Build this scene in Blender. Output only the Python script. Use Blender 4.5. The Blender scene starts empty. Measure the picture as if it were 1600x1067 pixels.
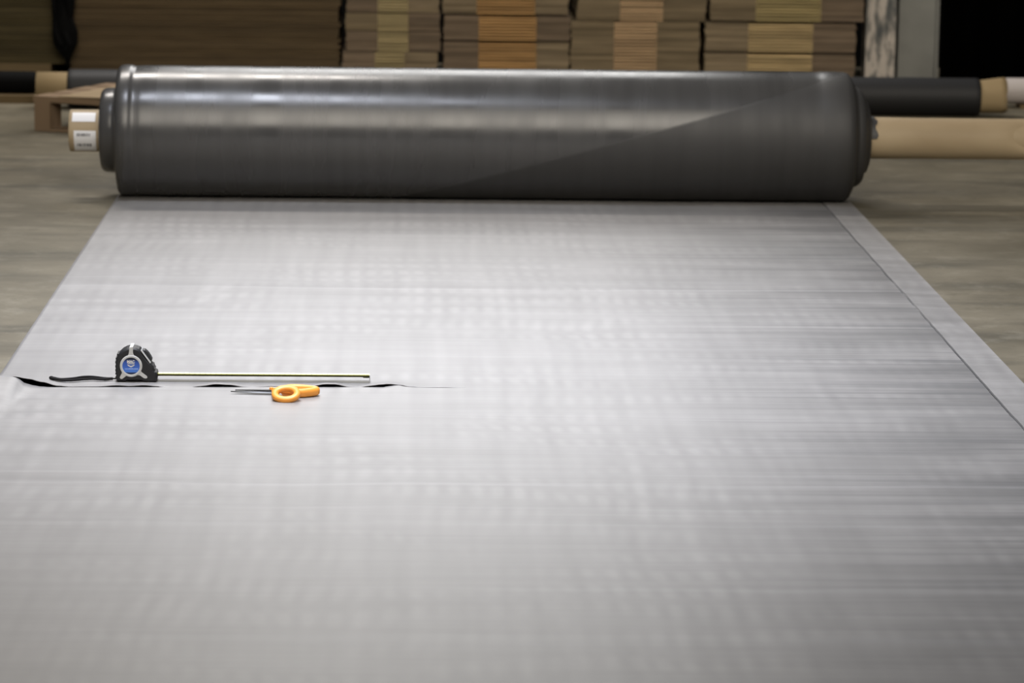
import bpy, bmesh, math, random
from mathutils import Vector, Matrix, noise

random.seed(7)
S = bpy.context.scene
C = S.collection

# ------------------------------------------------------------------ camera
FPX = 5200.0
CAM = Vector((-0.197, 0.0, 1.1886))
YAW, PITCH, ROLL = 0.0311, 0.1768, 0.0130
_F = Vector((math.sin(YAW)*math.cos(PITCH), math.cos(YAW)*math.cos(PITCH), -math.sin(PITCH)))
_R = Vector((math.cos(YAW), -math.sin(YAW), 0)); _U = _R.cross(_F)
RT = _R*math.cos(ROLL) + _U*math.sin(ROLL); UP = _U*math.cos(ROLL) - _R*math.sin(ROLL)
cam_data = bpy.data.cameras.new('camera'); cam = bpy.data.objects.new('camera', cam_data); C.objects.link(cam)
m = Matrix((RT, UP, -_F)).transposed().to_4x4(); m.translation = CAM
cam.matrix_world = m
cam_data.sensor_width = 36.0; cam_data.lens = FPX*36.0/1600.0; cam_data.clip_end = 200; cam_data.clip_start = 0.1
cam_data.dof.use_dof = True; cam_data.dof.focus_distance = 6.26; cam_data.dof.aperture_fstop = 7.0
S.camera = cam

S.view_settings.view_transform = 'Standard'; S.view_settings.look = 'None'
S.view_settings.gamma = 1; S.view_settings.exposure = 0.0; S.view_settings.use_curve_mapping = False

w = bpy.data.worlds.new('world'); S.world = w; w.use_nodes = True
w.node_tree.nodes['Background'].inputs[0].default_value = (0.9, 0.95, 1, 1)
w.node_tree.nodes['Background'].inputs[1].default_value = 0.04

def area(name, loc, target, sx, sy, power, col, spread=180):
    l = bpy.data.lights.new(name, 'AREA'); l.shape = 'RECTANGLE'; l.size = sx; l.size_y = sy
    l.energy = power; l.color = col; l.spread = math.radians(spread)
    o = bpy.data.objects.new(name, l); C.objects.link(o); o.location = loc
    o.rotation_euler = (Vector(target)-Vector(loc)).to_track_quat('-Z', 'Y').to_euler()
    return o
# two roof lights, plus an added sheen light and an added front fill
area('sheet_sheen_fill', (-0.10, 12.30, 3.0), (-0.15, 6.0, 0), 2.0, 1.9, 62, (1, 0.99, 0.97))  # unseen light added for the grazing sheen on the sheet
area('roof_light_over_sheet', (-0.50, 6.15, 5.0), (-0.10, 6.55, 0), 2.5, 1.1, 58, (0.84, 0.88, 1), 54)
area('roof_light_beyond_roll', (-1.5, 11.5, 5.0), (-1.5, 9.5, 0), 2.2, 0.5, 170, (1, 0.94, 0.88))
area('front_fill_light', (0.9, 1.2, 5.5), (1.0, 12.0, 0), 7.0, 6.0, 108, (1, 0.92, 0.80), 60)  # unseen fill added to brighten front faces and box stacks

# ------------------------------------------------------------------ helpers
def ray(px, py):
    return (_F + RT*((px-800)/FPX) - UP*((py-533.5)/FPX))
def onz(px, py, z=0.0):                 # point at height z seen at that pixel
    d = ray(px, py); return CAM + d*((z-CAM.z)/d.z)
def ony(px, py, Y):                     # point at distance Y seen at that pixel
    d = ray(px, py); return CAM + d*((Y-CAM.y)/d.y)

def link(name, me, mats, parent=None, smooth=False):
    o = bpy.data.objects.new(name, me); C.objects.link(o)
    for mm in (mats if isinstance(mats, (list, tuple)) else [mats]): me.materials.append(mm)
    if parent: o.parent = parent
    if smooth:
        for p in me.polygons: p.use_smooth = True
    return o
def obj(name, bm, mats, parent=None, smooth=False):
    bmesh.ops.recalc_face_normals(bm, faces=bm.faces)
    me = bpy.data.meshes.new(name); bm.to_mesh(me); bm.free()
    return link(name, me, mats, parent, smooth)
def empty(name, label, cat, loc, rz=0, group=None):
    o = bpy.data.objects.new(name, None); C.objects.link(o); o.location = loc; o.rotation_euler = (0, 0, rz)
    o.empty_display_size = 0.05
    tag(o, label, cat, group); return o
def tag(o, label, cat, group=None):
    o['label'] = label; o['category'] = cat
    if group: o['group'] = group
def structure(o): o['kind'] = 'structure'; return o

def box(bm, x0, x1, y0, y1, z0, z1, mi=0, mat=None):
    M = mat or Matrix()
    vs = [bm.verts.new(M @ Vector(c)) for c in ((x0,y0,z0),(x1,y0,z0),(x1,y1,z0),(x0,y1,z0),(x0,y0,z1),(x1,y0,z1),(x1,y1,z1),(x0,y1,z1))]
    for f in ((0,3,2,1),(4,5,6,7),(0,1,5,4),(1,2,6,5),(2,3,7,6),(3,0,4,7)):
        bm.faces.new([vs[i] for i in f]).material_index = mi
    return vs
def lathe_x(bm, prof, n=96, deform=None, cap=True):      # profile (x, r) round the x axis
    rings = []
    for x, r in prof:
        ring = []
        for k in range(n):
            a = 2*math.pi*k/n
            p = Vector((x, r*math.cos(a), r*math.sin(a)))
            if deform: p = deform(p, a)
            ring.append(bm.verts.new(p))
        rings.append(ring)
    for a, b in zip(rings, rings[1:]):
        for k in range(n): bm.faces.new((a[k], a[(k+1)%n], b[(k+1)%n], b[k]))
    if cap:
        bm.faces.new(rings[0]); bm.faces.new(rings[-1])
    return rings
def tube(bm, pts, rad, n=12, closed=False, flat=1.0):
    N = len(pts); rings = []
    for i, p in enumerate(pts):
        a = pts[(i-1) % N] if (closed or i > 0) else pts[i]
        b = pts[(i+1) % N] if (closed or i < N-1) else pts[i]
        t = (b-a).normalized(); s = t.cross(Vector((0, 0, 1)))
        s = s.normalized() if s.length > 1e-5 else Vector((1, 0, 0)); u = s.cross(t)
        r = rad[i] if isinstance(rad, (list, tuple)) else rad
        rings.append([bm.verts.new(p + s*(r*math.cos(2*math.pi*k/n)) + u*(r*flat*math.sin(2*math.pi*k/n))) for k in range(n)])
    rng = range(N) if closed else range(N-1)
    for i in rng:
        A, B = rings[i], rings[(i+1) % N]
        for k in range(n): bm.faces.new((A[k], A[(k+1)%n], B[(k+1)%n], B[k]))
    if not closed: bm.faces.new(rings[0]); bm.faces.new(rings[-1])
def lerp(tab, x):
    if x <= tab[0][0]: return tab[0][1]
    for (a, va), (b, vb) in zip(tab, tab[1:]):
        if x <= b:
            t = (x-a)/(b-a); t = t*t*(3-2*t); return va+(vb-va)*t
    return tab[-1][1]
def smoothstep(a, b, x):
    t = max(0, min(1, (x-a)/(b-a))); return t*t*(3-2*t)

# ------------------------------------------------------------------ materials
class Mat:
    def __init__(s, name, col=(0.5,0.5,0.5), rough=0.6, spec=0.5, metal=0.0):
        s.m = bpy.data.materials.new(name); s.m.use_nodes = True
        s.t = s.m.node_tree; s.b = s.t.nodes['Principled BSDF']
        s.b.inputs['Base Color'].default_value = (*col, 1); s.b.inputs['Roughness'].default_value = rough
        s.b.inputs['Specular IOR Level'].default_value = spec; s.b.inputs['Metallic'].default_value = metal
    def n(s, typ, **kw):
        nd = s.t.nodes.new(typ)
        for k, v in kw.items():
            if k in nd.inputs: s.inp(nd, k, v)
            else: setattr(nd, k, v)
        return nd
    def inp(s, nd, k, v):
        if isinstance(v, bpy.types.NodeSocket): s.t.links.new(v, nd.inputs[k])
        else: nd.inputs[k].default_value = v
    def coords(s, scale=(1,1,1)):
        tc = s.n('ShaderNodeTexCoord'); mp = s.n('ShaderNodeMapping'); s.t.links.new(tc.outputs['Object'], mp.inputs['Vector'])
        mp.inputs['Scale'].default_value = scale; return mp.outputs['Vector']
    def noise(s, scale, sc=(1,1,1), detail=3, rough=0.5):
        nd = s.n('ShaderNodeTexNoise'); s.t.links.new(s.coords(sc), nd.inputs['Vector'])
        nd.inputs['Scale'].default_value = scale; nd.inputs['Detail'].default_value = detail; nd.inputs['Roughness'].default_value = rough
        return nd.outputs['Fac']
    def ramp(s, fac, stops):
        r = s.n('ShaderNodeValToRGB'); s.t.links.new(fac, r.inputs['Fac'])
        e = r.color_ramp.elements
        while len(e) < len(stops): e.new(0.5)
        for i, (p, c) in enumerate(stops): e[i].position = p; e[i].color = (*c, 1) if len(c) == 3 else c
        return r.outputs['Color']
    def math(s, op, a, b=0.0, c=0.0):
        nd = s.n('ShaderNodeMath', operation=op)
        for i, v in enumerate((a, b, c)):
            if isinstance(v, bpy.types.NodeSocket): s.t.links.new(v, nd.inputs[i])
            else: nd.inputs[i].default_value = v
        return nd.outputs[0]
    def mr(s, v, a, b, c, d):
        nd = s.n('ShaderNodeMapRange'); s.t.links.new(v, nd.inputs['Value'])
        for k, x in zip(('From Min', 'From Max', 'To Min', 'To Max'), (a, b, c, d)): nd.inputs[k].default_value = x
        return nd.outputs['Result']
    def mix(s, f, a, b, mode='MIX'):
        nd = s.n('ShaderNodeMix', data_type='RGBA', blend_type=mode)
        for k, v in ((0, f), (6, a), (7, b)):
            if isinstance(v, bpy.types.NodeSocket): s.t.links.new(v, nd.inputs[k])
            else: nd.inputs[k].default_value = v if k == 0 else (*v, 1)
        return nd.outputs[2]
    def col(s, v): s.t.links.new(v, s.b.inputs['Base Color'])
    def rgh(s, v): s.t.links.new(v, s.b.inputs['Roughness'])
    def bump(s, h, strength=0.3, dist=0.01, prev=None):
        nd = s.n('ShaderNodeBump'); s.t.links.new(h, nd.inputs['Height'])
        nd.inputs['Strength'].default_value = strength; nd.inputs['Distance'].default_value = dist
        if prev: s.t.links.new(prev, nd.inputs['Normal'])
        s.t.links.new(nd.outputs[0], s.b.inputs['Normal']); return nd.outputs[0]
    def xyz(s):
        nd = s.n('ShaderNodeSeparateXYZ'); tc = s.n('ShaderNodeTexCoord'); s.t.links.new(tc.outputs['Object'], nd.inputs[0])
        return nd.outputs

def weave(M, base, ax=(1,1,1)):
    """soft check of the weave and long streaks across the width"""
    col1 = M.noise(1.0, (31, 1.3, 1.3), 1)            # bands along the length
    row1 = M.noise(1.0, (1.6, 14, 14), 3)             # bands across the width
    fine = M.noise(1.0, (2.2, 120, 120), 3)           # fine crosswise streaks
    o = M.xyz(); wb = M.noise(1.0, (1.6, 1.6, 1.6), 2)
    sx = M.math('SINE', M.math('ADD', M.math('MULTIPLY', o[0], 175.0), M.math('MULTIPLY', wb, 16.0)))
    sy = M.math('SINE', M.math('ADD', M.math('MULTIPLY', o[1], 48.0), M.math('MULTIPLY', wb, 24.0)))
    chk = M.math('ADD', 0.5, M.math('MULTIPLY', M.math('ADD', M.math('MULTIPLY', sx, M.math('ADD', sy, 1.1)), M.math('MULTIPLY', sy, 0.8)), M.mr(M.noise(1.0, (3, 3, 3), 2), 0.4, 0.65, 0.01, 0.11)))
    a = M.math('MULTIPLY', M.mr(col1, 0.3, 0.7, 0.94, 1.06), M.mr(chk, 0.3, 0.7, 0.91, 1.09)); b = M.mr(row1, 0.3, 0.7, 0.92, 1.08); c = M.mr(fine, 0.3, 0.7, 0.95, 1.05)
    return M.math('MULTIPLY', M.math('MULTIPLY', a, b), c), fine, row1, col1

def sheet_mat(name='woven_sheet_grey', v=0.262, dirt=True):
    M = Mat(name, rough=0.45)
    k, fine, row1, col1 = weave(M, v)
    x = M.xyz()[0]
    right = M.mr(x, 0.25, 0.95, 0.0, 1.0)
    streak = M.mr(M.noise(1.0, (0.8, 30, 30), 4, 0.65), 0.47, 0.66, 0.0, 1.0)
    dirtf = M.math('MULTIPLY', streak, right)
    base = M.mix(1.0, (v, v*0.96, v*0.92), M.n('ShaderNodeCombineColor', Red=k, Green=k, Blue=k).outputs[0], 'MULTIPLY')
    if dirt:
        broad = M.math('MULTIPLY', M.mr(x, 0.25, 0.9, 0.0, 0.75), M.mr(M.noise(1.0, (2.5, 5, 5), 3), 0.35, 0.6, 0.3, 1.0))
        base = M.mix(broad, base, (v*0.38, v*0.37, v*0.36))
    if dirt: base = M.mix(M.math('MULTIPLY', dirtf, 0.75), base, (v*0.3, v*0.3, v*0.3))
    M.col(base)
    M.rgh(M.math('ADD', M.mr(row1, 0.3, 0.7, 0.44, 0.48), M.math('MULTIPLY', dirtf, 0.15)))
    h = M.math('ADD', M.math('MULTIPLY', fine, 0.25), M.math('MULTIPLY', row1, 0.35))
    h = M.math('ADD', h, M.math('MULTIPLY', col1, 0.35))
    h = M.math('ADD', h, M.math('MULTIPLY', dirtf, 0.5))
    nb = M.bump(h, 0.4, 0.002)
    y = M.math('ADD', M.xyz()[1], M.mr(M.noise(1.0, (1.4, 0.2, 1), 3), 0, 1, -0.06, 0.06)); tot = None
    for y0, wd, k in ((3.93, 0.012, 0.8), (4.35, 0.02, 0.9), (4.62, 0.010, 0.7), (5.02, 0.009, 0.9), (5.13, 0.006, 0.6), (5.30, 0.010, 1.0), (5.38, 0.005, 0.7), (5.85, 0.006, 0.7), (6.45, 0.007, 0.9), (6.55, 0.012, 0.5), (7.28, 0.012, 1.0), (7.40, 0.008, 0.7), (8.1, 0.015, 0.6)):
        g = M.math('DIVIDE', M.math('SUBTRACT', y, y0), wd); g = M.math('MULTIPLY', M.math('POWER', 2.718, M.math('MULTIPLY', M.math('MULTIPLY', g, g), -1.0)), k)
        tot = g if tot is None else M.math('ADD', tot, g)
    tot = M.math('MULTIPLY', tot, M.mr(M.noise(1.0, (1.1, 3, 3), 2), 0.35, 0.65, 0.1, 1.0))
    M.bump(tot, 0.4, 0.001, nb)
    M.col(M.mix(M.math('MULTIPLY', tot, 0.16), base, (v*1.9, v*1.87, v*1.83)))      # lit creases, their brightness mixed into the colour
    return M.m

M_sheet = sheet_mat()
M_hem = sheet_mat('woven_hem_grey', 0.21, False)
M_black = Mat('cut_shade_black', (0.004, 0.004, 0.004), 0.7, 0.2).m

def roll_mat():
    M = Mat('rolled_sheet_charcoal', rough=0.3)
    px = M.xyz(); x, y, z = px[0], px[1], px[2]
    col1 = M.noise(1.0, (38, 1.5, 1.5), 2)
    k = M.mr(col1, 0.3, 0.7, 0.92, 1.08)
    # paler, shinier part left of a slanting line
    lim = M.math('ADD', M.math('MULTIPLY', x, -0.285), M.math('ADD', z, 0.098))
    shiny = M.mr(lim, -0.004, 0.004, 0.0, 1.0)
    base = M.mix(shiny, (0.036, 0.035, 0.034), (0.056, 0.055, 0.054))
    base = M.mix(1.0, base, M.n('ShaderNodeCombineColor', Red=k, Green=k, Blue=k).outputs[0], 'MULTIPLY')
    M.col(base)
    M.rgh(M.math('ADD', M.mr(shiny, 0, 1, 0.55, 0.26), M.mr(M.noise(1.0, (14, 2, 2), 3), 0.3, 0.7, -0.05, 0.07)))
    M.bump(col1, 0.08, 0.001)
    return M.m
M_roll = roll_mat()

def card(name, c1, c2, rough=0.8, s=(3, 3, 60)):
    M = Mat(name, rough=rough, spec=0.2)
    M.col(M.ramp(M.noise(1.0, s, 3), [(0.3, c1), (0.7, c2)])); return M.m
M_core = card('core_cardboard', (0.34, 0.26, 0.16), (0.42, 0.33, 0.21), 0.55, (4, 9, 9))
M_core_dull = card('core_cardboard_dull', (0.26, 0.19, 0.10), (0.33, 0.25, 0.14), 0.7, (4, 9, 9))
M_white = Mat('white_paper', (0.8, 0.8, 0.82), 0.5).m
M_ink = Mat('printed_ink', (0.12, 0.12, 0.13), 0.6).m

def floor_mat():
    M = Mat('concrete', rough=0.6, spec=0.15)
    a = M.noise(1.6, (1, 1, 1), 6, 0.65); b = M.noise(9, (1, 1, 1), 5, 0.7); c = M.noise(2.2, (0.5, 2.2, 1), 4, 0.6)
    base = M.ramp(a, [(0.3, (0.085, 0.074, 0.050)), (0.55, (0.150, 0.131, 0.093)), (0.75, (0.20, 0.178, 0.130))])
    base = M.mix(M.mr(c, 0.48, 0.66, 0, 0.7), base, (0.065, 0.060, 0.045))
    base = M.mix(M.mr(b, 0.52, 0.75, 0, 0.35), base, (0.30, 0.275, 0.215))
    base = M.mix(M.mr(M.noise(26, (1, 1, 1), 4, 0.7), 0.55, 0.72, 0, 0.35), base, (0.05, 0.045, 0.033))
    M.col(base); M.rgh(M.mr(a, 0.3, 0.7, 0.45, 0.7)); M.bump(b, 0.15, 0.003)
    return M.m
M_floor = floor_mat()

# ------------------------------------------------------------------ the setting
bm = bmesh.new(); box(bm, -7, 7, -1.5, 12.66, -0.1, 0.0); structure(obj('floor', bm, M_floor))
M_wall = Mat('dark_wall', (0.012, 0.012, 0.012), 0.9, 0.1).m
bm = bmesh.new(); box(bm, -7, 7, 12.66, 12.8, -0.1, 1.9); structure(obj('wall_back', bm, M_wall))

# ------------------------------------------------------------------ the unrolled sheet and its roll
W = 1.95; HW = W/2; YR = 8.79; RR = 0.172; ZS = 0.003
SC = 824.0
def gap_px(x):     # far lip of the cut above the cut line, in pixels of the photo
    return lerp([(-20,17),(22,16.7),(45,13.2),(65,8.5),(90,2.6),(110,1.0),(150,1.3),(185,3.2),(203,2.2),(225,3.4),(243,2.0),(258,0),(296,0),
                 (315,2.2),(337,5.0),(358,4.0),(384,0.5),(396,0),(410,0.9),(424,1.9),(440,1.3),(450,0),(470,0),(487,2.0),(508,5.0),(523,4.8),(547,0.6),(560,0),
                 (580,2.8),(595,4.6),(607,5.6),(625,4.2),(640,1.6),(656,0.5),(690,0.9),(727,0),(900,0)], x)
def near_px(x):
    return lerp([(-20,17),(22,16.4),(30,12.0),(40,6.0),(50,3.0),(65,0.8),(80,0),(403,0),(415,0.3),(424,0.8),(436,0.5),(450,0),(600,0),(608,2.0),(622,3.3),(636,1.2),(650,0.2),(660,0)], x)
FOLDS = [(onz(-30, 668, 0), onz(245, 615, 0), 0.0016, 0.016), (onz(-20, 640, 0), onz(130, 617, 0), 0.0013, 0.012), (onz(-20, 690, 0), onz(190, 650, 0), 0.0010, 0.02)]
def folds(x, y):
    z = 0.0
    for A, B, amp, wd in FOLDS:
        dx, dy = B.x-A.x, B.y-A.y; L2 = dx*dx+dy*dy; t = ((x-A.x)*dx+(y-A.y)*dy)/L2
        dd = abs((x-A.x)*dy-(y-A.y)*dx)/math.sqrt(L2)
        z += amp*math.exp(-(dd/wd)**2)*(1-smoothstep(0.5, 1.0, t))
    return z
def cut_row(x): return 604.6 + 1.4*smoothstep(560, 727, x)
cutA = onz(0, 604.6, ZS); cutB = onz(560, 604.6, ZS); cutC = onz(727, 606.0, ZS)
pxs = [(-40 + 4*i) for i in range(200)]
cut_tab = [(onz(p, cut_row(p), ZS).x, onz(p, cut_row(p), ZS).y, p) for p in pxs]
def cut_at(x):
    if x <= cut_tab[0][0]: return cut_tab[0][1], -40
    for a, b in zip(cut_tab, cut_tab[1:]):
        if x <= b[0]:
            t = (x-a[0])/(b[0]-a[0]); return a[1]+(b[1]-a[1])*t, a[2]+(b[2]-a[2])*t
    return cut_tab[-1][1], 900
def wav(x, y):
    f = 0.0006*noise.noise(Vector((x*0.6+4, y*2.6, 2))) + 0.0006*noise.noise(Vector((x*1.2, y*9, 0))) + 0.0003*noise.noise(Vector((x*2.0, y*26, 5)))
    q = smoothstep(0.12, 0.5, abs(y-6.15))
    return (f+0.0005)*(0.10+0.9*q)*(1+1.6*smoothstep(0.35, 0.9, x))*(1-smoothstep(0.90, 0.97, abs(x)))
# columns: dense where the cut is
cols = sorted(set([round(-HW + i*0.0075, 5) for i in range(int(0.98/0.0075))] + [round(0.01+0.03*i, 5) for i in range(int(0.965/0.03))] + [HW]))
def rows_from(c, far):
    out = []; d = 0.0; step = 0.004
    lim = (YR+0.02-c) if far else (c-2.6)
    while d < lim: out.append(d/lim); d += step; step = min(step*1.18, 0.035)
    out.append(1.0); return out
RF = rows_from(6.15, True); RN = rows_from(6.15, False)
bm = bmesh.new()
for far, RO in ((True, RF), (False, RN)):
    grid = []
    for x in cols:
        yc, p = cut_at(x); line = []
        end = YR+0.02 if far else 2.6
        amp = (gap_px(p) if far else near_px(p)) / SC / 0.982
        for t in RO:
            y = yc + (end-yc)*t; d = abs(y-yc)
            fall = math.exp(-(d/((0.018+amp*2.2) if far else (0.03+amp*5.5)))**1.6)
            z = ZS + wav(x, y)*smoothstep(YR+0.02, YR-0.15, y) + amp*fall + (0 if far else folds(x, y)*smoothstep(0, 0.03, d))
            if d < 1e-6: z = ZS + amp + wav(x, yc)*1.0
            line.append(bm.verts.new((x, y, z)))
        grid.append(line)
    for a, b in zip(grid, grid[1:]):
        for j in range(len(RO)-1): bm.faces.new((a[j], b[j], b[j+1], a[j+1]))
root = empty('fabric_roll', 'large dark grey fabric roll, its pale free end unrolled across the floor', 'fabric roll', (0, YR+0.012, 0))
def sub(o, parent): o.parent = parent; o.matrix_parent_inverse = Matrix.Translation(-Vector(root.location)) if parent == root else parent.matrix_parent_inverse; return o
bmesh.ops.remove_doubles(bm, verts=bm.verts, dist=2e-5)
bmesh.ops.recalc_face_normals(bm, faces=bm.faces)
me = bpy.data.meshes.new('unrolled_sheet'); bm.to_mesh(me); bm.free()
sheet = link('unrolled_sheet', me, [M_sheet, M_black], None, True)
if sheet.data.polygons[0].normal.z < 0: sheet.data.flip_normals()
sd = sheet.modifiers.new('ply', 'SOLIDIFY'); sd.thickness = 0.0012; sd.offset = -1; sd.material_offset = 1; sd.material_offset_rim = 0
sheet.parent = root; sheet.location = (0, -(YR+0.012), 0)
sheet['label'] = 'pale grey unrolled sheet with a ragged cut across its left half'
bm = bmesh.new()
prev = None
for i in range(60):
    x = -HW + i*(1.02/59); yc, _ = cut_at(x)
    cur = [bm.verts.new((x, yc-0.10, 0.0009)), bm.verts.new((x, yc+0.16, 0.0009))]
    if prev: bm.faces.new((prev[0], cur[0], cur[1], prev[1]))
    prev = cur
bk = obj('cut_shade_black', bm, M_black, sheet); bk['label'] = 'black strip added under the cut for its shade'  # strip added so the shaded gap of the cut reads black
# hem
bm = bmesh.new(); prev = None; y = 2.6
while y <= YR+0.01:
    xi = HW-0.078 + 0.0012*noise.noise(Vector((0, y*7, 3))) + 0.0006*noise.noise(Vector((0, y*40, 3)))
    zt = ZS + 0.0024
    zi = ZS + wav(xi, y)*smoothstep(YR+0.02, YR-0.15, y)
    cur = [bm.verts.new(v) for v in ((xi, y, zi-0.001), (xi+0.0008, y, zi+0.0026), (HW-0.03, y, zt), (HW-0.001, y, zt), (HW+0.002, y, 0.0012))]
    if prev:
        for k in range(4): bm.faces.new((prev[k], prev[k+1], cur[k+1], cur[k]))
    prev = cur; y += 0.02
sm = bmesh.new(); pp = []; y = 2.6
while y <= YR-0.02:
    pp.append(Vector((HW-0.0790 + 0.0016*noise.noise(Vector((0, y*7, 3)))+0.0012*noise.noise(Vector((0, y*45, 3))), y, ZS+0.0012))); y += 0.012
tube(sm, pp, 0.0011, 6)  # dark strip for the shaded gap at the hem's inner edge
hem = obj('hem', bm, M_hem, sheet, False); obj('hem_shade_line', sm, Mat('hem_gap_shade', (0.06, 0.06, 0.06), 0.8).m, sheet); hem['label'] = 'folded double edge along the right side'

# the wound roll (object origin on its own axis)
prof = [(-1.017, 0.056), (-1.018, 0.070), (-1.018, 0.090), (-1.016, 0.102), (-1.011, 0.108), (-1.004, 0.111), (-0.985, 0.112), (-0.972, 0.112), (-0.972, 0.130),
        (-0.970, 0.150), (-0.971, 0.164), (-0.966, 0.1705), (-0.958, RR+0.0010), (-0.940, RR+0.0012), (-0.934, RR+0.0008), (-0.930, RR-0.0014), (-0.920, RR-0.0016), (-0.910, RR-0.0004)]
prof += [(-0.9+0.05*i, RR) for i in range(35)]
prof += [(0.86, RR-0.0002), (0.885, RR), (0.889, RR+0.0014), (0.93, RR+0.0012), (0.950, RR+0.0004), (0.960, RR-0.003), (0.967, RR-0.010), (0.970, RR-0.018),
         (0.974, RR-0.024), (0.976, 0.134), (0.984, 0.133), (0.994, 0.128), (1.001, 0.120), (1.004, 0.108), (1.006, 0.100), (1.014, 0.094), (1.019, 0.080), (1.021, 0.066), (1.021, 0.056)]
def sag(p, a):
    if p.z < -RR*0.90 and abs(p.x) < 0.96: p.z = max(p.z, -RR+0.0015)
    if abs(p.x) < 0.96:
        p = p*1.0; q = 1+0.003*noise.noise(Vector((p.x*1.7, math.cos(a)*0.7, math.sin(a)*0.7))); p.y *= q; p.z *= q
    return p
bm = bmesh.new(); rg = lathe_x(bm, prof, 128, sag)
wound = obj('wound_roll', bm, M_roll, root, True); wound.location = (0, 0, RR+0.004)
wound['label'] = 'wound part of the roll, shinier left of a slanting line'
# core tube through it
def dent(p, a):
    d = math.exp(-((p.x-1.475)/0.055)**2) ; aa = (a-math.radians(163)+math.pi) % (2*math.pi)-math.pi
    k = math.exp(-(aa/0.6)**2)*0.046*d
    dirn = Vector((0, math.cos(a), math.sin(a))); return p - dirn*k
bm = bmesh.new()
outer = [(-1.100, 0.0545), (-1.098, 0.0555)] + [(-1.09+i*0.08, 0.0555) for i in range(28)] + [(1.16+i*0.015, 0.0545) for i in range(32)]
ro = lathe_x(bm, outer, 64, dent, cap=False)
ri = lathe_x(bm, [(outer[0][0], 0.047)]+[(x, 0.047) for x, r in outer[1::6]]+[(outer[-1][0], 0.047)], 64, None, cap=False)
for A, B in ((ro[0], ri[0]), (ro[-1], ri[-1])):
    for k in range(64): bm.faces.new((A[k], A[(k+1)%64], B[(k+1)%64], B[k]))
core = obj('core_tube', bm, M_core, root, True); core.location = (0, 0, RR+0.002)
core['label'] = 'tan cardboard core sticking out at both ends'
def patch(name, x0, x1, r, z0, z1, label, marks=()):
    """curved sticker on the camera side of the core, heights z0..z1 about the axis"""
    bm = bmesh.new()
    def strip(xa, xb, za, zb, rr, mi):
        pr = None
        for i in range(13):
            zz = za+(zb-za)*i/12; yy = -math.sqrt(max(rr*rr-zz*zz, 1e-8))
            cu = [bm.verts.new((xa, yy, zz)), bm.verts.new((xb, yy, zz))]
            if pr: bm.faces.new((pr[0], pr[1], cu[1], cu[0])).material_index = mi
            pr = cu
    strip(x0, x1, z0, z1, r, 0)
    for (xa, xb, za, zb) in marks: strip(xa, xb, za, zb, r+0.0005, 1)
    o = obj(name, bm, [M_white, M_ink], core); o['label'] = label
patch('sticker', -1.091, -1.030, 0.0565, 0.029, 0.0505, 'blank white sticker')
mk = []
for zz in (0.000, -0.028):
    x = -1.078
    while x < -1.043:
        ww = random.choice((0.0015, 0.003, 0.0045)); mk.append((x, x+ww, zz-0.009, zz-0.001)); x += ww+random.choice((0.0015, 0.002))
patch('barcode_label', -1.086, -1.028, 0.0565, -0.050, 0.006, 'white label with two rows of dark printing', mk)
# loose flap by the right end of the roll
bm = bmesh.new()
pr = None
for i in range(10):
    a = math.radians(95+i*9); cu = [bm.verts.new((1.012, 0.0585*math.cos(a), 0.0585*math.sin(a))), bm.verts.new((1.036-0.004*math.sin(i*1.4), 0.0588*math.cos(a), 0.0588*math.sin(a)))]
    if pr: bm.faces.new((pr[0], pr[1], cu[1], cu[0]))
    pr = cu
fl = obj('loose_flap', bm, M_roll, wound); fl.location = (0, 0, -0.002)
so = fl.modifiers.new('s', 'SOLIDIFY'); so.thickness = 0.001

# ------------------------------------------------------------------ tape measure
M_rub = Mat('black_rubber', (0.018, 0.018, 0.019), 0.5, 0.4).m
M_silver = Mat('silver_plastic', (0.62, 0.62, 0.60), 0.4, 0.5, 0.1).m
M_strap = Mat('black_webbing', (0.010, 0.009, 0.009), 0.8, 0.2).m
def disc_mat():
    M = Mat('blue_sticker', (0.03, 0.12, 0.5), 0.35)
    z = M.xyz()[2]
    M.col(M.ramp(M.mr(z, 0.0155, 0.0485, 0, 1), [(0.0, (0.005,0.008,0.02)), (0.07, (0.01, 0.03, 0.12)), (0.14, (0.08, 0.24, 0.75)), (0.45, (0.04, 0.13, 0.56)), (0.70, (0.03, 0.09, 0.42)), (0.86, (0.004, 0.007, 0.02)), (1, (0.003,0.003,0.006))]))
    return M.m
M_disc = disc_mat()
M_yel = Mat('yellow_blade', (0.70, 0.68, 0.22), 0.3, 0.6).m
M_olive = Mat('blade_underside', (0.10, 0.095, 0.015), 0.4, 0.4).m
M_steel = Mat('steel', (0.42, 0.42, 0.42), 0.3, 0.5, 0.9).m
SCT = 15.24*SC
def tp(cx, cy): return ((cx-650)/SCT, (934-cy)/SCT/0.982)
base = onz(212.6, 596.6, 0.004)
tipb = onz(577, 599.0, 0.004)
rz_t = math.atan2(tipb.y-base.y, tipb.x-base.x)
tape = empty('tape_measure', 'black and silver tape measure with round blue badge, standing on the pale sheet', 'tape measure', (base.x, base.y+0.02, 0.0036), rz_t)
outl = [(205,925),(168,860),(180,770),(160,690),(172,640),(155,590),(168,530),(158,470),(190,370),(250,270),(330,195),(430,145),(530,122),(640,135),(720,165),(762,205),(785,262),(900,410),(980,500),(1050,552),(1082,640),(1084,690),(1138,712),(1148,800),(1128,928),(890,934),(800,902),(420,902),(385,932)]
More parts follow.
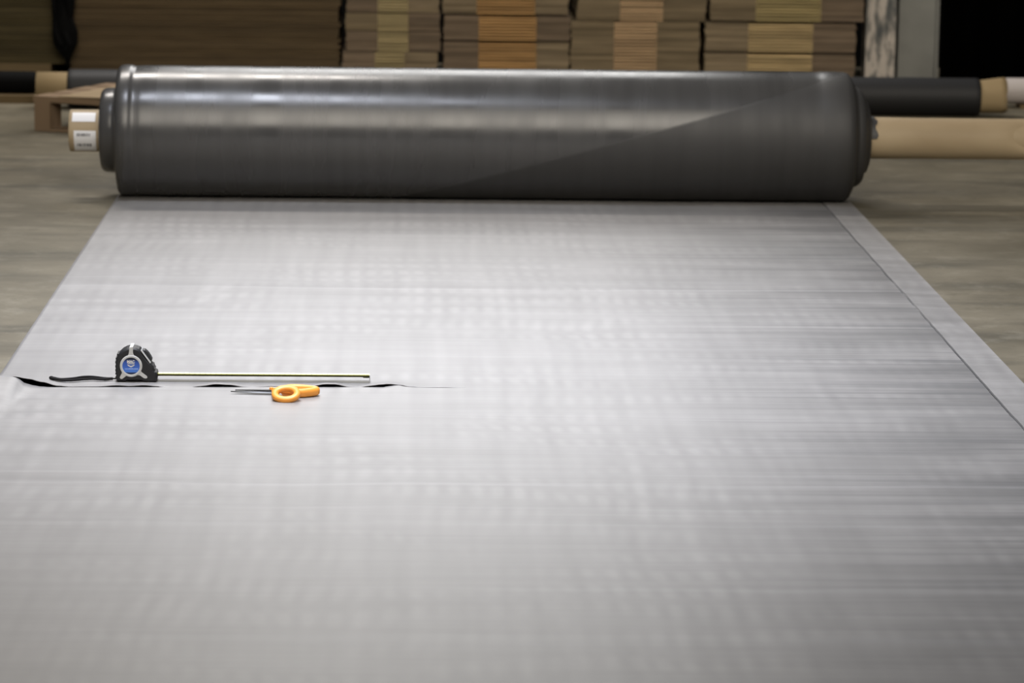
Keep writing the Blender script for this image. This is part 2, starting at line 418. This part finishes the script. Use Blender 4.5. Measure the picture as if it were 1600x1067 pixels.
def extrude_outline(bm, pts, y0, y1, bev=0.004, mi=0):
    """closed (x,z) outline swept from y0 (front) to y1 with rounded shoulders"""
    cx = sum(p[0] for p in pts)/len(pts); cz = sum(p[1] for p in pts)/len(pts)
    def inset(k): return [(cx+(x-cx)*(1-k), max(cz+(z-cz)*(1-k), min(z, 1)) if False else cz+(z-cz)*(1-k)) for x, z in pts]
    prof = [(y0, 0.10), (y0+bev*0.25, 0.045), (y0+bev, 0.0), (y1-bev, 0.0), (y1-bev*0.25, 0.045), (y1, 0.10)]
    rings = []
    for y, k in prof: rings.append([bm.verts.new((x, y, z)) for x, z in inset(k)])
    n = len(pts)
    for a, b in zip(rings, rings[1:]):
        for i in range(n): bm.faces.new((a[i], a[(i+1)%n], b[(i+1)%n], b[i])).material_index = mi
    for r in (rings[0], rings[-1]): bm.faces.new(r).material_index = mi
D0, D1 = -0.021, 0.021
bm = bmesh.new(); extrude_outline(bm, [tp(*p) for p in outl], D0, D1, 0.006)
case = obj('case', bm, M_rub, tape)
for p in case.data.polygons: p.use_smooth = len(p.vertices) == 4 and abs(p.normal.y) > 0.2
# grip ribs on the back left edge and the chin
for cy in (300, 390, 480, 570, 660, 750, 840):
    x, z = tp(172 + max(0, (420-cy))*0.35, cy)
    bm = bmesh.new(); box(bm, x-0.0010, x+0.003, D0+0.004, D1-0.004, z-0.0016, z+0.0016); obj('grip_rib', bm, M_rub, tape)
for cx, cy in ((1040, 560), (1075, 640), (1100, 712)):
    x, z = tp(cx, cy); bm = bmesh.new(); box(bm, x-0.004, x+0.0012, D0+0.004, D1-0.004, z-0.0012, z+0.0012); obj('grip_rib', bm, M_rub, tape)
# silver ring with three arms
bm = bmesh.new()
cx0, cz0 = tp(535, 553); RO_, RI_ = 262/SCT, 203/SCT
def shoulder_ring(bm, cx, cz, ro, ri, y):
    n = 56; rr = []
    for r, dy in ((ro+0.0006, 0.0035), (ro, 0.0006), (ro-0.0012, -0.0004), (ri+0.0010, -0.0004), (ri, 0.0004), (ri, 0.0030)):
        rr.append([bm.verts.new((cx+r*math.cos(2*math.pi*k/n), y+dy, cz+r*math.sin(2*math.pi*k/n))) for k in range(n)])
    for a, b in zip(rr, rr[1:]):
        for k in range(n): bm.faces.new((a[k], a[(k+1)%n], b[(k+1)%n], b[k]))
shoulder_ring(bm, cx0, cz0, RO_, RI_, D0-0.0012)
def arm(bm, pts, y, t=0.004):
    a = [bm.verts.new((x, y, z)) for x, z in pts]; b = [bm.verts.new((x*1.0, y+t, z)) for x, z in pts]
    n = len(pts); bm.faces.new(a); bm.faces.new(b[::-1])
    for i in range(n): bm.faces.new((a[i], b[i], b[(i+1)%n], a[(i+1)%n]))
arm(bm, [tp(*p) for p in [(455,315),(480,270),(492,215),(497,130),(510,118),(570,118),(583,130),(583,215),(590,268),(620,320),(570,345),(500,345)]], D0-0.0008, 0.0042)
arm(bm, [tp(*p) for p in [(320,660),(318,720),(268,815),(275,845),(300,860),(330,855),(400,800),(440,775),(420,740),(370,690)]], D0-0.0008)
arm(bm, [tp(*p) for p in [(745,640),(790,700),(905,785),(918,815),(908,835),(875,845),(830,832),(740,770),(700,765),(660,770),(690,700)]], D0-0.0008)
# the top arm runs over the crown of the case
x1, zt = tp(500, 116); x2, _ = tp(582, 116)
box(bm, x1, x2, D0, D1, zt-0.004, zt+0.0006)
# slim silver edge below the thumb lock
a = tp(768, 195); b = tp(985, 492)
d = Vector((b[0]-a[0], 0, b[1]-a[1])); L = d.length; d.normalize()
Mx = Matrix.Translation((a[0], 0, a[1])) @ Matrix.Rotation(math.atan2(-d.z, d.x), 4, 'Y')
box(bm, 0, L, D0+0.003, D1-0.003, -0.0006, 0.0010, 0, Mx)
obj('silver_trim', bm, M_silver, tape)
bm = bmesh.new(); extrude_outline(bm, [tp(*p) for p in [(785,205),(800,194),(850,200),(900,240),(945,295),(990,365),(1018,425),(1005,478),(965,470),(930,420),(870,330),(820,260)]], -0.010, 0.010, 0.003)
obj('thumb_lock', bm, M_rub, tape)
bm = bmesh.new()
vs = [bm.verts.new((cx0+RI_*1.01*math.cos(2*math.pi*k/48), D0-0.0008, cz0+RI_*1.01*math.sin(2*math.pi*k/48))) for k in range(48)]
f = bm.faces.new(vs); f.normal_update()
badge = obj('badge', bm, M_disc, tape); so = badge.modifiers.new('s', 'SOLIDIFY'); so.thickness = 0.0004
badge['label'] = 'round blue badge with white lettering'
M_letter = Mat('letter_white', (0.75, 0.75, 0.70), 0.5).m
M_pale = Mat('letter_pale_blue', (0.35, 0.5, 0.9), 0.5).m
def text(body, size, x, z, y, mat, name, parent, sx=1.0, bold=0.0):
    cu = bpy.data.curves.new('t', 'FONT'); cu.body = body; cu.size = size; cu.align_x = 'CENTER'; cu.align_y = 'CENTER'
    cu.extrude = 0.0001; cu.offset = bold
    to = bpy.data.objects.new('t', cu); C.objects.link(to)
    dg = bpy.context.evaluated_depsgraph_get(); me = bpy.data.meshes.new_from_object(to.evaluated_get(dg))
    bpy.data.objects.remove(to); bpy.data.curves.remove(cu)
    me.transform(Matrix.Translation((x, y, z)) @ Matrix.Rotation(math.pi/2, 4, 'X') @ Matrix.Diagonal((sx, 1, 1, 1)))
    me.materials.clear()
    return link(name, me, mat, parent)
bx, bz = tp(532, 452); text('MAC', 0.0072, bx, bz, D0-0.0014, M_letter, 'lettering', badge, 0.95, 0.00035)
bx, bz = tp(532, 497); text('TOOLS', 0.0034, bx, bz, D0-0.0014, M_letter, 'lettering', badge, 1.15, 0.00012)
bm = bmesh.new()      # small shield point under the name
pts = [tp(*p) for p in [(440,515),(470,522),(535,550),(600,522),(630,515),(600,550),(535,582),(470,550)]]
bm.faces.new([bm.verts.new((x, D0-0.0013, z)) for x, z in pts]); obj('shield_mark', bm, M_letter, badge)
bm = bmesh.new()
x = 390
while x < 675:
    ww = random.choice((14, 20, 26)); a = tp(x, 632); b = tp(x+ww, 600+random.choice((0, 4, 8))); y = D0-0.0012
    bm.faces.new([bm.verts.new(v) for v in ((a[0], y, a[1]), (b[0], y, a[1]), (b[0], y, b[1]), (a[0], y, b[1]))]); x += ww+7
obj('small_print', bm, M_pale, badge)
# blade
zb = 0.0088; xs0 = tp(1120, 0)[0]; LB = (Vector((tipb.x, tipb.y, 0))-Vector((base.x, base.y, 0))).length
bm = bmesh.new(); prof_b = [(-0.0135+0.027*k/12, 0.0050*((k-6)/6.0)**2) for k in range(13)]
nseg = 40; prev = None
for i in range(nseg+1):
    x = xs0+(LB-xs0)*i/nseg
    top = [bm.verts.new((x, y, zb+z-y*0.08)) for y, z in prof_b]; bot = [bm.verts.new((x, y+(0.0002 if y < 0 else -0.0002), zb+z-y*0.08-0.00035)) for y, z in prof_b]
    if prev:
        for k in range(12):
            bm.faces.new((prev[0][k], top[k], top[k+1], prev[0][k+1])).material_index = 0
            bm.faces.new((prev[1][k+1], bot[k+1], bot[k], prev[1][k])).material_index = 1
        for k in (0, 12): bm.faces.new((prev[0][k], prev[1][k], bot[k], top[k])).material_index = 1
    prev = (top, bot)
for i in range(int((LB-xs0)/0.01)):           # centimetre ticks on the inner face
    x = LB-0.01*(i+1); hgt = 0.006 if i % 5 else 0.010
    f = bm.faces.new([bm.verts.new(v) for v in ((x, 0.0124-hgt, zb+0.0014), (x+0.0005, 0.0124-hgt, zb+0.0014), (x+0.0005, 0.0124, zb+0.0046), (x, 0.0124, zb+0.0046))]); f.material_index = 2
me = bpy.data.meshes.new('blade'); bm.to_mesh(me); bm.free()
blade = link('blade', me, [M_yel, M_olive, M_ink], tape, True); blade['label'] = 'thin curved yellow blade drawn out to the right'
bm = bmesh.new(); box(bm, LB, LB+0.0012, -0.0115, 0.0095, -0.0002, zb+0.0046); box(bm, LB-0.012, LB, -0.005, 0.005, zb-0.0009, zb-0.0004)
obj('hook', bm, M_steel, blade)
# strap loop lying on the sheet, in the tape's own frame
Mi = (Matrix.Translation(tape.location) @ Matrix.Rotation(rz_t, 4, 'Z')).inverted()
def sp(cx, cy, z=0.0070): return Mi @ onz(60+cx/11.43, 570+cy/11.43, z)
def spline(pts, n=6):
    out = []
    for i in range(len(pts)-1):
        p0 = pts[max(i-1, 0)]; p1 = pts[i]; p2 = pts[i+1]; p3 = pts[min(i+2, len(pts)-1)]
        for k in range(n):
            t = k/n; out.append(0.5*((2*p1)+(p2-p0)*t+(2*p0-5*p1+4*p2-p3)*t*t+(3*p1-p0-3*p2+p3)*t**3))
    out.append(pts[-1]); return out
bm = bmesh.new()
top = spline([sp(*q) for q in ((1260,245),(1150,235),(1050,222),(950,212),(850,212),(760,220),(650,238),(520,250),(400,255),(310,240),(232,222))])
bot = spline([sp(*q) for q in ((1260,250),(1150,256),(1060,254),(980,248),(880,252),(780,258),(680,268),(560,276),(450,272),(340,258),(230,236))])
tube(bm, top, 0.0030, 10, flat=0.75); tube(bm, bot, 0.0030, 10, flat=0.75)
tube(bm, [sp(250, 228), sp(222, 228), sp(218, 232)], 0.0032, 10)
tube(bm, spline([sp(1385,244), sp(1330,244), sp(1240,250)]), 0.0014, 8)
strap = obj('wrist_strap', bm, M_strap, tape, True)
bm = bmesh.new(); tube(bm, [sp(1330,246), sp(1300,246), sp(1225,250)], 0.0034, 12, flat=0.8); obj('strap_bead', bm, M_strap, strap, True)

# ------------------------------------------------------------------ scissors
M_or = Mat('orange_plastic', (0.95, 0.38, 0.06), 0.4, 0.5).m
M_bl = Mat('scissor_steel', (0.06, 0.06, 0.062), 0.4, 0.5, 0.3).m
sc0 = onz(424, 613.2, 0.006)
sci = empty('scissors', 'orange-handled scissors lying slightly open on the grey sheet in front of the blade and cut', 'scissors', (sc0.x, sc0.y, 0.0045))
def ps(px, py, z): return onz(px, py, z+0.0045) - sci.location
def blade_bm(tip, dy, z0):
    bm = bmesh.new(); rootp = Vector((0.0, 0.0, z0)); d = (tip-rootp); d.z = 0; L = d.length; d.normalize(); s = Vector((-d.y, d.x, 0))
    n = 12; prev = None
    for i in range(n+1):
        t = i/n; c = rootp+d*(L*t)+Vector((0, 0, (tip.z-z0)*t)); wd = 0.0095*(1-t)**0.7+0.0006
        a = [bm.verts.new(c + s*(wd*dy)), bm.verts.new(c - s*(wd*0.25*dy)), bm.verts.new(c - s*(wd*0.25*dy)+Vector((0,0,0.0018))), bm.verts.new(c+s*(wd*dy*0.7)+Vector((0,0,0.0018)))]
        if prev:
            for k in range(4): bm.faces.new((prev[k], prev[(k+1)%4], a[(k+1)%4], a[k]))
        else: bm.faces.new(a)
        prev = a
    bm.faces.new(prev); return bm
b1 = obj('blade', blade_bm(ps(360.5, 612.2, 0.0015), 1, 0.0020), M_bl, sci)
b2 = obj('blade', blade_bm(ps(367.5, 610.0, 0.0030), -1, 0.0045), M_bl, sci)
bm = bmesh.new(); bmesh.ops.create_cone(bm, cap_ends=True, segments=20, radius1=0.0042, radius2=0.0034, depth=0.004, matrix=Matrix.Translation((0.0, 0.004, 0.0085)))
obj('pivot_screw', bm, M_or, sci)
def handle(name, cpx, lx, ly, tilt_x, thick, z0, shank_from, ang, bulge=0.0, rw=0.0085):
    """oval finger loop with a shank; lx, ly half sizes in plan"""
    bm = bmesh.new(); c = ps(*cpx, z0)
    R = Matrix.Rotation(ang, 3, 'Z') @ Matrix.Rotation(tilt_x, 3, 'X')
    n = 40; pts = []
    for k in range(n):
        a = 2*math.pi*k/n; q = Vector((lx*math.cos(a)*(1+bulge*math.cos(a)*0.2), ly*math.sin(a)*(1-0.25*math.cos(a)*(1 if bulge else 0)), 0)); pts.append((R @ q)+c)
    rings = []; N = n; mseg = 14
    for i in range(N):
        t = (pts[(i+1)%N]-pts[i-1]).normalized(); u = R @ Vector((0, 0, 1)); s = t.cross(u).normalized()
        rings.append([bm.verts.new(pts[i] + s*(rw*0.75*math.cos(2*math.pi*j/mseg)) + u*(thick*math.copysign(abs(math.sin(2*math.pi*j/mseg))**0.6, math.sin(2*math.pi*j/mseg)))) for j in range(mseg)])
    for i in range(N):
        A, B = rings[i], rings[(i+1)%N]
        for j in range(mseg): bm.faces.new((A[j], A[(j+1)%mseg], B[(j+1)%mseg], B[j]))
    end = (R @ Vector((-lx*0.93, 0, 0)))+c
    mid = (shank_from+end)*0.5+Vector((0, 0, 0.0008))
    tube(bm, spline([shank_from, mid, end]), [0.0040+0.0022*min(1, i/8) for i in range(13)], 14, flat=0.85)
    return obj(name, bm, M_or, sci, True)
handle('handle', (447.0, 615.6), 0.0205, 0.0165, math.radians(28), 0.0058, 0.0108, Vector((0.004, -0.001, 0.0045)), math.radians(-8))
handle('handle', (464.5, 610.6), 0.0290, 0.0180, math.radians(3), 0.0080, 0.0078, Vector((0.004, 0.004, 0.0060)), math.radians(3), 1.0, 0.0095)

# ------------------------------------------------------------------ rolls on the floor behind
M_poly = Mat('black_film', (0.009, 0.009, 0.010), 0.6, 0.4).m
M_poly2 = Mat('black_film_and_gap_dark', (0.002, 0.002, 0.002), 0.8, 0.1).m
g = onz(1430, 181, 0.0)
rb = 29.5/(FPX/(g-CAM).length)
yb = g.y + rb*0.09
xl, xr = ony(107, 124, yb).x, ony(1529, 150, yb).x
xcl, xcr = ony(58, 127, yb).x, ony(1570, 147, yb).x
blk = empty('fabric_roll', 'thin black roll on a tan core lying on the floor behind the big grey roll', 'roll', (0, yb, 0))
bm = bmesh.new(); lathe_x(bm, [(xl, rb*0.86), (xl, rb*0.95), (xl+0.006, rb)]+[(xl+0.02+(xr-xl-0.04)*i/30, rb*(1+0.006*math.sin(i*2.3))) for i in range(31)]+[(xr-0.006, rb), (xr, rb*0.95), (xr, rb*0.86)], 48)
o = obj('black_wrap', bm, M_poly, blk, True); o.location = (0, 0, rb*1.006)
bm = bmesh.new(); rc = rb*0.84
ro = lathe_x(bm, [(xcl, rc), (xl+0.02, rc), (xr-0.02, rc), (xcr-0.02, rc), (xcr, rc)], 40, lambda p, a: p+Vector((0.010*noise.noise(Vector((math.cos(a)*2, math.sin(a)*2, 5)))*(p.x > xcr-0.001), 0, 0.012*(p.x > xcr-0.03)*max(0, math.cos(a-math.pi/2))**6)), cap=False)
ri = lathe_x(bm, [(xcl, rc*0.87), (xcr, rc*0.87)], 40, None, cap=False)
for A, B in ((ro[0], ri[0]), (ro[-1], ri[-1])):
    for k in range(40): bm.faces.new((A[k], A[(k+1)%40], B[(k+1)%40], B[k]))
o = obj('core_tube', bm, M_core_dull, blk, True); o.location = (0, 0, rb*1.006)
bm = bmesh.new()      # torn paper standing on the core's right end
pts = [(-0.030, 0), (-0.024, 0.010), (-0.016, 0.006), (-0.010, 0.017), (-0.002, 0.014), (0.0, 0.0)]
a = [bm.verts.new((xcr+x, -0.012, rc+z-0.002)) for x, z in pts]; b = [bm.verts.new((xcr+x, 0.012, rc+z*0.8-0.002)) for x, z in pts]
bm.faces.new(a); bm.faces.new(b[::-1])
for i in range(len(pts)): bm.faces.new((a[i], a[(i+1)%6], b[(i+1)%6], b[i]))
o2 = obj('torn_paper', bm, M_core_dull, o); 
# dark roll cut by the left edge of the picture
g2 = onz(30, 148.5, 0.026); r2 = 17.0/(FPX/(g2-CAM).length)
x2 = ony(54, 130, g2.y).x
bm = bmesh.new(); lathe_x(bm, [(x2-0.9, r2), (x2-0.5, r2), (x2-0.012, r2), (x2-0.004, r2*0.93), (x2, r2*0.8), (x2, r2*0.5)], 40)
o = obj('fabric_roll', bm, M_poly2, None, True); o.location = (0, g2.y+0.06, r2+0.0265)
tag(o, 'short jet black roll lying on a low board at the left edge of the picture', 'roll')
M_wood = card('pallet_wood', (0.17, 0.115, 0.07), (0.26, 0.185, 0.12), 0.8, (3, 40, 3))
M_wood_dark = card('old_board', (0.10, 0.07, 0.035), (0.16, 0.115, 0.06), 0.8, (3, 40, 3))
bm = bmesh.new(); box(bm, x2-0.95, x2+0.025, g2.y-0.02, g2.y+0.14, 0.0, 0.026)
o = obj('wooden_board', bm, M_wood_dark); tag(o, 'flat brown board under the jet black roll at the left edge', 'board')
# white roll cut by the right edge
g3 = onz(1590, 171, 0.0); r3 = 20.0/(FPX/(g3-CAM).length); x3 = ony(1574, 147, g3.y).x
wr = empty('paper_roll', 'white roll lying on the floor at the right edge of the picture', 'roll', (x3, g3.y+0.07, 0))
bm = bmesh.new(); lathe_x(bm, [(0, r3*0.4), (0, r3*0.97), (0.004, r3), (0.8, r3), (0.8, r3*0.4)], 40)
o = obj('paper_wrap', bm, Mat('off_white_wrap', (0.42, 0.38, 0.36), 0.6).m, wr, True); o.location = (0, 0, r3+0.012)
bm = bmesh.new()
bm.free()
for xx in (0.05, 0.55):
    bm = bmesh.new(); box(bm, xx, xx+0.05, -0.05, 0.05, 0, 0.0125); obj('skid', bm, M_wood_dark, wr)

# ------------------------------------------------------------------ pallet with a cardboard sheet
pc = onz(54, 204, 0.0)
ang = math.radians(-24)
pal = empty('wooden_pallet', 'low wooden pallet with a chunky corner block, left of the big roll', 'pallet', (pc.x, pc.y, 0), ang)
HD = 0.108; PL, PD = 0.62, 0.46
bm_b = bmesh.new(); box(bm_b, 0, 0.055, 0, 0.07, 0.009, HD-0.018); blk0 = obj('block', bm_b, M_wood, pal)
for (bx_, by_) in ((0.28, 0), (0.565, 0), (0, 0.39), (0.28, 0.39), (0.565, 0.39)):
    o = blk0.copy(); C.objects.link(o); o.parent = pal; o.location = (bx_, by_, 0)
for (y0_) in (0.0, 0.39):
    bm = bmesh.new(); box(bm, 0, PL, y0_, y0_+0.07, 0.0, 0.009); obj('bottom_board', bm, M_wood, pal)
for k in range(4):
    y0_ = k*0.12; bm = bmesh.new(); box(bm, -0.004+0.003*(k%2), PL, y0_, y0_+0.10, HD-0.018, HD); obj('deck_board', bm, M_wood, pal)
csh = bmesh.new()
cL = [(0.085, 0.004), (0.60, 0.004), (0.60, 0.44), (0.115, 0.44)]
n = 10; grid = []
for i in range(n+1):
    row = []
    for j in range(n+1):
        u, v = i/n, j/n
        x = (cL[0][0]*(1-v)+cL[3][0]*v)*(1-u)+cL[1][0]*u; y = 0.0+0.445*v
        row.append(csh.verts.new((x, y, HD+0.003+0.004*abs(math.sin(u*3+v*2)))))
    grid.append(row)
for i in range(n):
    for j in range(n): csh.faces.new((grid[i][j], grid[i+1][j], grid[i+1][j+1], grid[i][j+1]))
M_card = card('loose_cardboard', (0.27, 0.20, 0.12), (0.33, 0.25, 0.155), 0.75, (5, 5, 5))
o = obj('cardboard_sheet', csh, M_card); so = o.modifiers.new('s', 'SOLIDIFY'); so.thickness = 0.003
o.location = pal.location; o.rotation_euler = (0, 0, ang)
tag(o, 'tan cardboard sheet lying flat on the low wooden pallet', 'cardboard sheet')

# ------------------------------------------------------------------ stacks of flattened boxes
YS = 12.0
def cmat(name, c, v=0.18):
    c = tuple(q*1.12 for q in c)
    return card(name, tuple(q*(1-v) for q in c), tuple(q*(1+v) for q in c), 0.85, (6, 6, 90))
side = [cmat('box_fold_olive', (0.150, 0.115, 0.070)), cmat('box_fold_brown', (0.135, 0.100, 0.068)), cmat('box_fold_tan', (0.175, 0.135, 0.085))]
edge = {'pale': cmat('box_edge_pale', (0.40, 0.32, 0.17)), 'orange': cmat('box_edge_orange', (0.45, 0.265, 0.11)), 'pink': cmat('box_edge_buff', (0.48, 0.33, 0.19)),
        'yellow': cmat('box_edge_yellow', (0.40, 0.315, 0.15)), 'golden': cmat('box_edge_golden', (0.49, 0.365, 0.19))}
edge['dark'] = cmat('box_edge_dark', (0.080, 0.056, 0.030)); edge['olive'] = cmat('box_edge_dark_olive', (0.055, 0.043, 0.020))
_sh = {}
def shade(mt, k):                       # neighbouring boards differ a little in colour
    if k == 1.0: return mt
    if (mt.name, k) not in _sh:
        c = mt.copy(); _sh[(mt.name, k)] = c
        for nd in c.node_tree.nodes:
            if nd.type == 'VALTORGB':
                for e in nd.color_ramp.elements: e.color = tuple(q*k for q in e.color[:3])+(1,)
    return _sh[(mt.name, k)]
def bundle(label, px0, px1, m0, m1, py_top, py_bot, mats, pitch=0.0114, group='bundles of flattened boxes', zlo=None, zhi=None, name='box_bundle', depth=0.5):
    ym = (py_top or 0)+10 if py_bot is None else py_bot-5
    xA, xB = ony(px0, ym, YS).x, ony(px1, ym, YS).x
    z0 = zlo if zlo is not None else ony((px0+px1)/2, py_bot, YS).z
    z1 = zhi if zhi is not None else ony((px0+px1)/2, py_top, YS).z
    r = empty(name, label, 'bundle of boxes' if m0 else 'stack of cardboard', ((xA+xB)/2, YS, z0), 0, group)
    n = max(2, round((z1-z0)/pitch)); p = (z1-z0)/n; xm = (xA+xB)/2
    if m0: a, b = ony(m0, ym, YS).x-xm, ony(m1, ym, YS).x-xm
    for i in range(n):
        bm = bmesh.new(); z = i*p; jx = random.uniform(-0.003, 0.003); jy = random.uniform(0, 0.005)
        last = i == n-1; th = p*0.985 if not last else p*0.9
        if m0:
            box(bm, xA-xm+jx, a, 0.004+jy, depth, z, z+th, 0)
            box(bm, b, xB-xm+jx, 0.004+jy, depth, z, z+th, 1)
            box(bm, a, b, jy*0.5, depth, z, z+p*0.50, 2)
        else:
            box(bm, xA-xm+jx*2, xB-xm+jx*2, jy, depth, z, z+p*0.9, 2)
        obj('flattened_box' if m0 else 'flat_sheet', bm, [shade(q, random.choice((0.82, 1.0, 1.0, 1.18))) for q in mats], r)
    return r
sO, sB, sT = side
def mk_(l, r_, e): return [l, r_, edge[e]]
ZT = 0.42
# first narrow column, pale middle
bundle('lowest bundle of the leftmost narrow column of flattened boxes, pale middle band', 535, 683, 586, 632, 81, None, mk_(sB, sT, 'pale'), zlo=0.0)
bundle('third bundle down in the leftmost narrow column of flattened boxes, pale middle band', 541, 688, 590, 638, 49, 80, mk_(sB, sB, 'pale'))
bundle('second bundle down in the leftmost narrow column of flattened boxes, pale middle band', 540, 687, 590, 638, 21, 48, mk_(sO, sB, 'pale'))
bundle('top bundle in view of the leftmost narrow column of flattened boxes, pale middle band', 542, 686, 590, 638, None, 20, mk_(sB, sT, 'pale'), zhi=ZT)
# orange middle
bundle('lowest bundle of the box column with the orange-tan middle band', 693, 889, 748, 838, 66, None, mk_(sB, sT, 'orange'), zlo=0.0)
bundle('middle bundle of the box column with the orange-tan middle band', 693, 890, 748, 838, 25, 63, mk_(sB, sB, 'orange'))
bundle('top bundle in view of the box column with the orange-tan middle band', 692, 888, 745, 836, None, 22, mk_(sT, sT, 'orange'), zhi=ZT)
# buff middle
bundle('lower bundle of the box column with the buff middle band', 893, 1094, 960, 1027, 34, None, mk_(sO, sO, 'pink'), zlo=0.0)
bundle('upper bundle of the box column with the buff middle band', 902, 1103, 969, 1036, None, 33, mk_(sO, sO, 'pink'), zhi=ZT)
# wide yellow middle
bundle('lowest bundle of the rightmost box column with a wide golden middle band', 1101, 1336, 1168, 1269, 84, None, mk_(sT, sB, 'golden'), zlo=0.0)
bundle('middle bundle of the rightmost box column with a wide golden middle band', 1102, 1337, 1169, 1270, 36, 81, mk_(sT, sB, 'golden'))
bundle('top bundle of the rightmost box column, yellowish middle band', 1110, 1350, 1181, 1283, None, 33, mk_(sO, sB, 'yellow'), zhi=ZT)
# two wide dark stacks
bundle('wide dark brown stack of large flat cardboard behind the left half of the roll', 108, 530, None, None, None, None, mk_(sB, sB, 'dark'), pitch=0.0110, group=None, zlo=0.0, zhi=ZT, name='cardboard_stack')
bundle('dark olive stack of flat cardboard cut by the left edge of the picture', -170, 101, None, None, None, None, mk_(sB, sB, 'olive'), pitch=0.0110, group=None, zlo=0.045, zhi=ZT, name='cardboard_stack')
xa, xb = ony(-165, 105, YS).x, ony(80, 105, YS).x
bm = bmesh.new(); box(bm, xa, xb, YS-0.01, YS+0.5, 0.0, 0.0445)
o = obj('wooden_board', bm, M_wood_dark); tag(o, 'thick dark board under the dark olive cardboard stack at far left', 'board')
# ragged black shape put in for the darkness of the gap
bm = bmesh.new()
outL = [(70,-90),(79,-50),(81,0),(83,30),(81,52),(84,70),(90,84),(97,90),(101,94),(105,103)]
outR = [(124,-90),(120,-50),(118,0),(116,25),(120,45),(120,66),(115,76),(112,84),(111,92),(107.5,103)]
YP = YS-0.06; rings = []
for (a, b) in zip(outL, outR):
    A, B = ony(a[0], a[1], YP), ony(b[0], b[1], YP); c = (A+B)/2; hw_ = (B.x-A.x)/2
    rings.append([bm.verts.new((c.x+hw_*math.cos(t*math.pi/8)*(1+0.10*math.sin(t*5+a[1])), c.y+min(hw_, 0.035)*math.sin(t*math.pi/8)*(1+0.3*math.sin(t*3+a[1])), (A.z+B.z)/2)) for t in range(16)])
for a, b in zip(rings, rings[1:]):
    for k in range(16): bm.faces.new((a[k], a[(k+1)%16], b[(k+1)%16], b[k]))
bm.faces.new(rings[0]); bm.faces.new(rings[-1])
o = obj('dark_gap_shape', bm, M_poly2); tag(o, 'ragged black shape standing for the dark gap between the two wide dark cardboard stacks', 'dark gap')

# ------------------------------------------------------------------ posts and a sheet standing for the dark opening at far right
def post_mat():
    M = Mat('peeling_white_paint', rough=0.7)
    a = M.noise(1.0, (26, 26, 7), 5, 0.6)
    M.col(M.ramp(a, [(0.40, (0.07, 0.075, 0.075)), (0.50, (0.20, 0.19, 0.17)), (0.56, (0.46, 0.41, 0.36)), (0.75, (0.52, 0.46, 0.40))])); return M.m
x0, x1 = ony(1353, 60, YS+0.05).x, ony(1400, 60, YS+0.05).x
bm = bmesh.new(); box(bm, x0, x1, YS+0.05, YS+0.15, 0, 1.9)
bmesh.ops.bevel(bm, geom=bm.edges[:], offset=0.004, segments=2, affect='EDGES')
o = obj('wooden_post', bm, post_mat()); tag(o, 'white post with peeling paint standing right of the box columns', 'post')
x0, x1 = ony(1404, 60, YS+0.06).x, ony(1464.5, 60, YS+0.06).x
M = Mat('grey_steel_paint', rough=0.5); M.col(M.ramp(M.noise(6, (1, 1, 1), 4), [(0.3, (0.14, 0.14, 0.127)), (0.7, (0.205, 0.205, 0.185))]))
bm = bmesh.new(); box(bm, x0, x1, YS+0.06, YS+0.075, 0, 1.9); box(bm, x1-0.008, x1, YS+0.03, YS+0.06, 0, 1.9); box(bm, x0, x0+0.008, YS+0.075, YS+0.15, 0, 1.9)
o = obj('steel_post', bm, M.m); tag(o, 'plain grey steel post beside the white peeling post', 'post')
x0 = ony(1468, 60, YS+0.08).x
bm = bmesh.new(); prev = None
for i in range(60):
    x = x0+0.004+i*0.02; y = YS+0.085+0.012*math.sin(i*0.9)
    cu = [bm.verts.new((x, y, 0.002)), bm.verts.new((x, y, 1.9))]
    if prev: bm.faces.new((prev[0], cu[0], cu[1], prev[1]))
    prev = cu
o = obj('dark_opening_sheet', bm, Mat('opening_black', (0.0015, 0.0015, 0.0015), 0.95, 0.0).m, None, True)  # matte black sheet added for the unlit opening
so = o.modifiers.new('s', 'SOLIDIFY'); so.thickness = 0.003
tag(o, 'dull black sheet standing for the dark opening right of the grey steel post', 'dark opening')
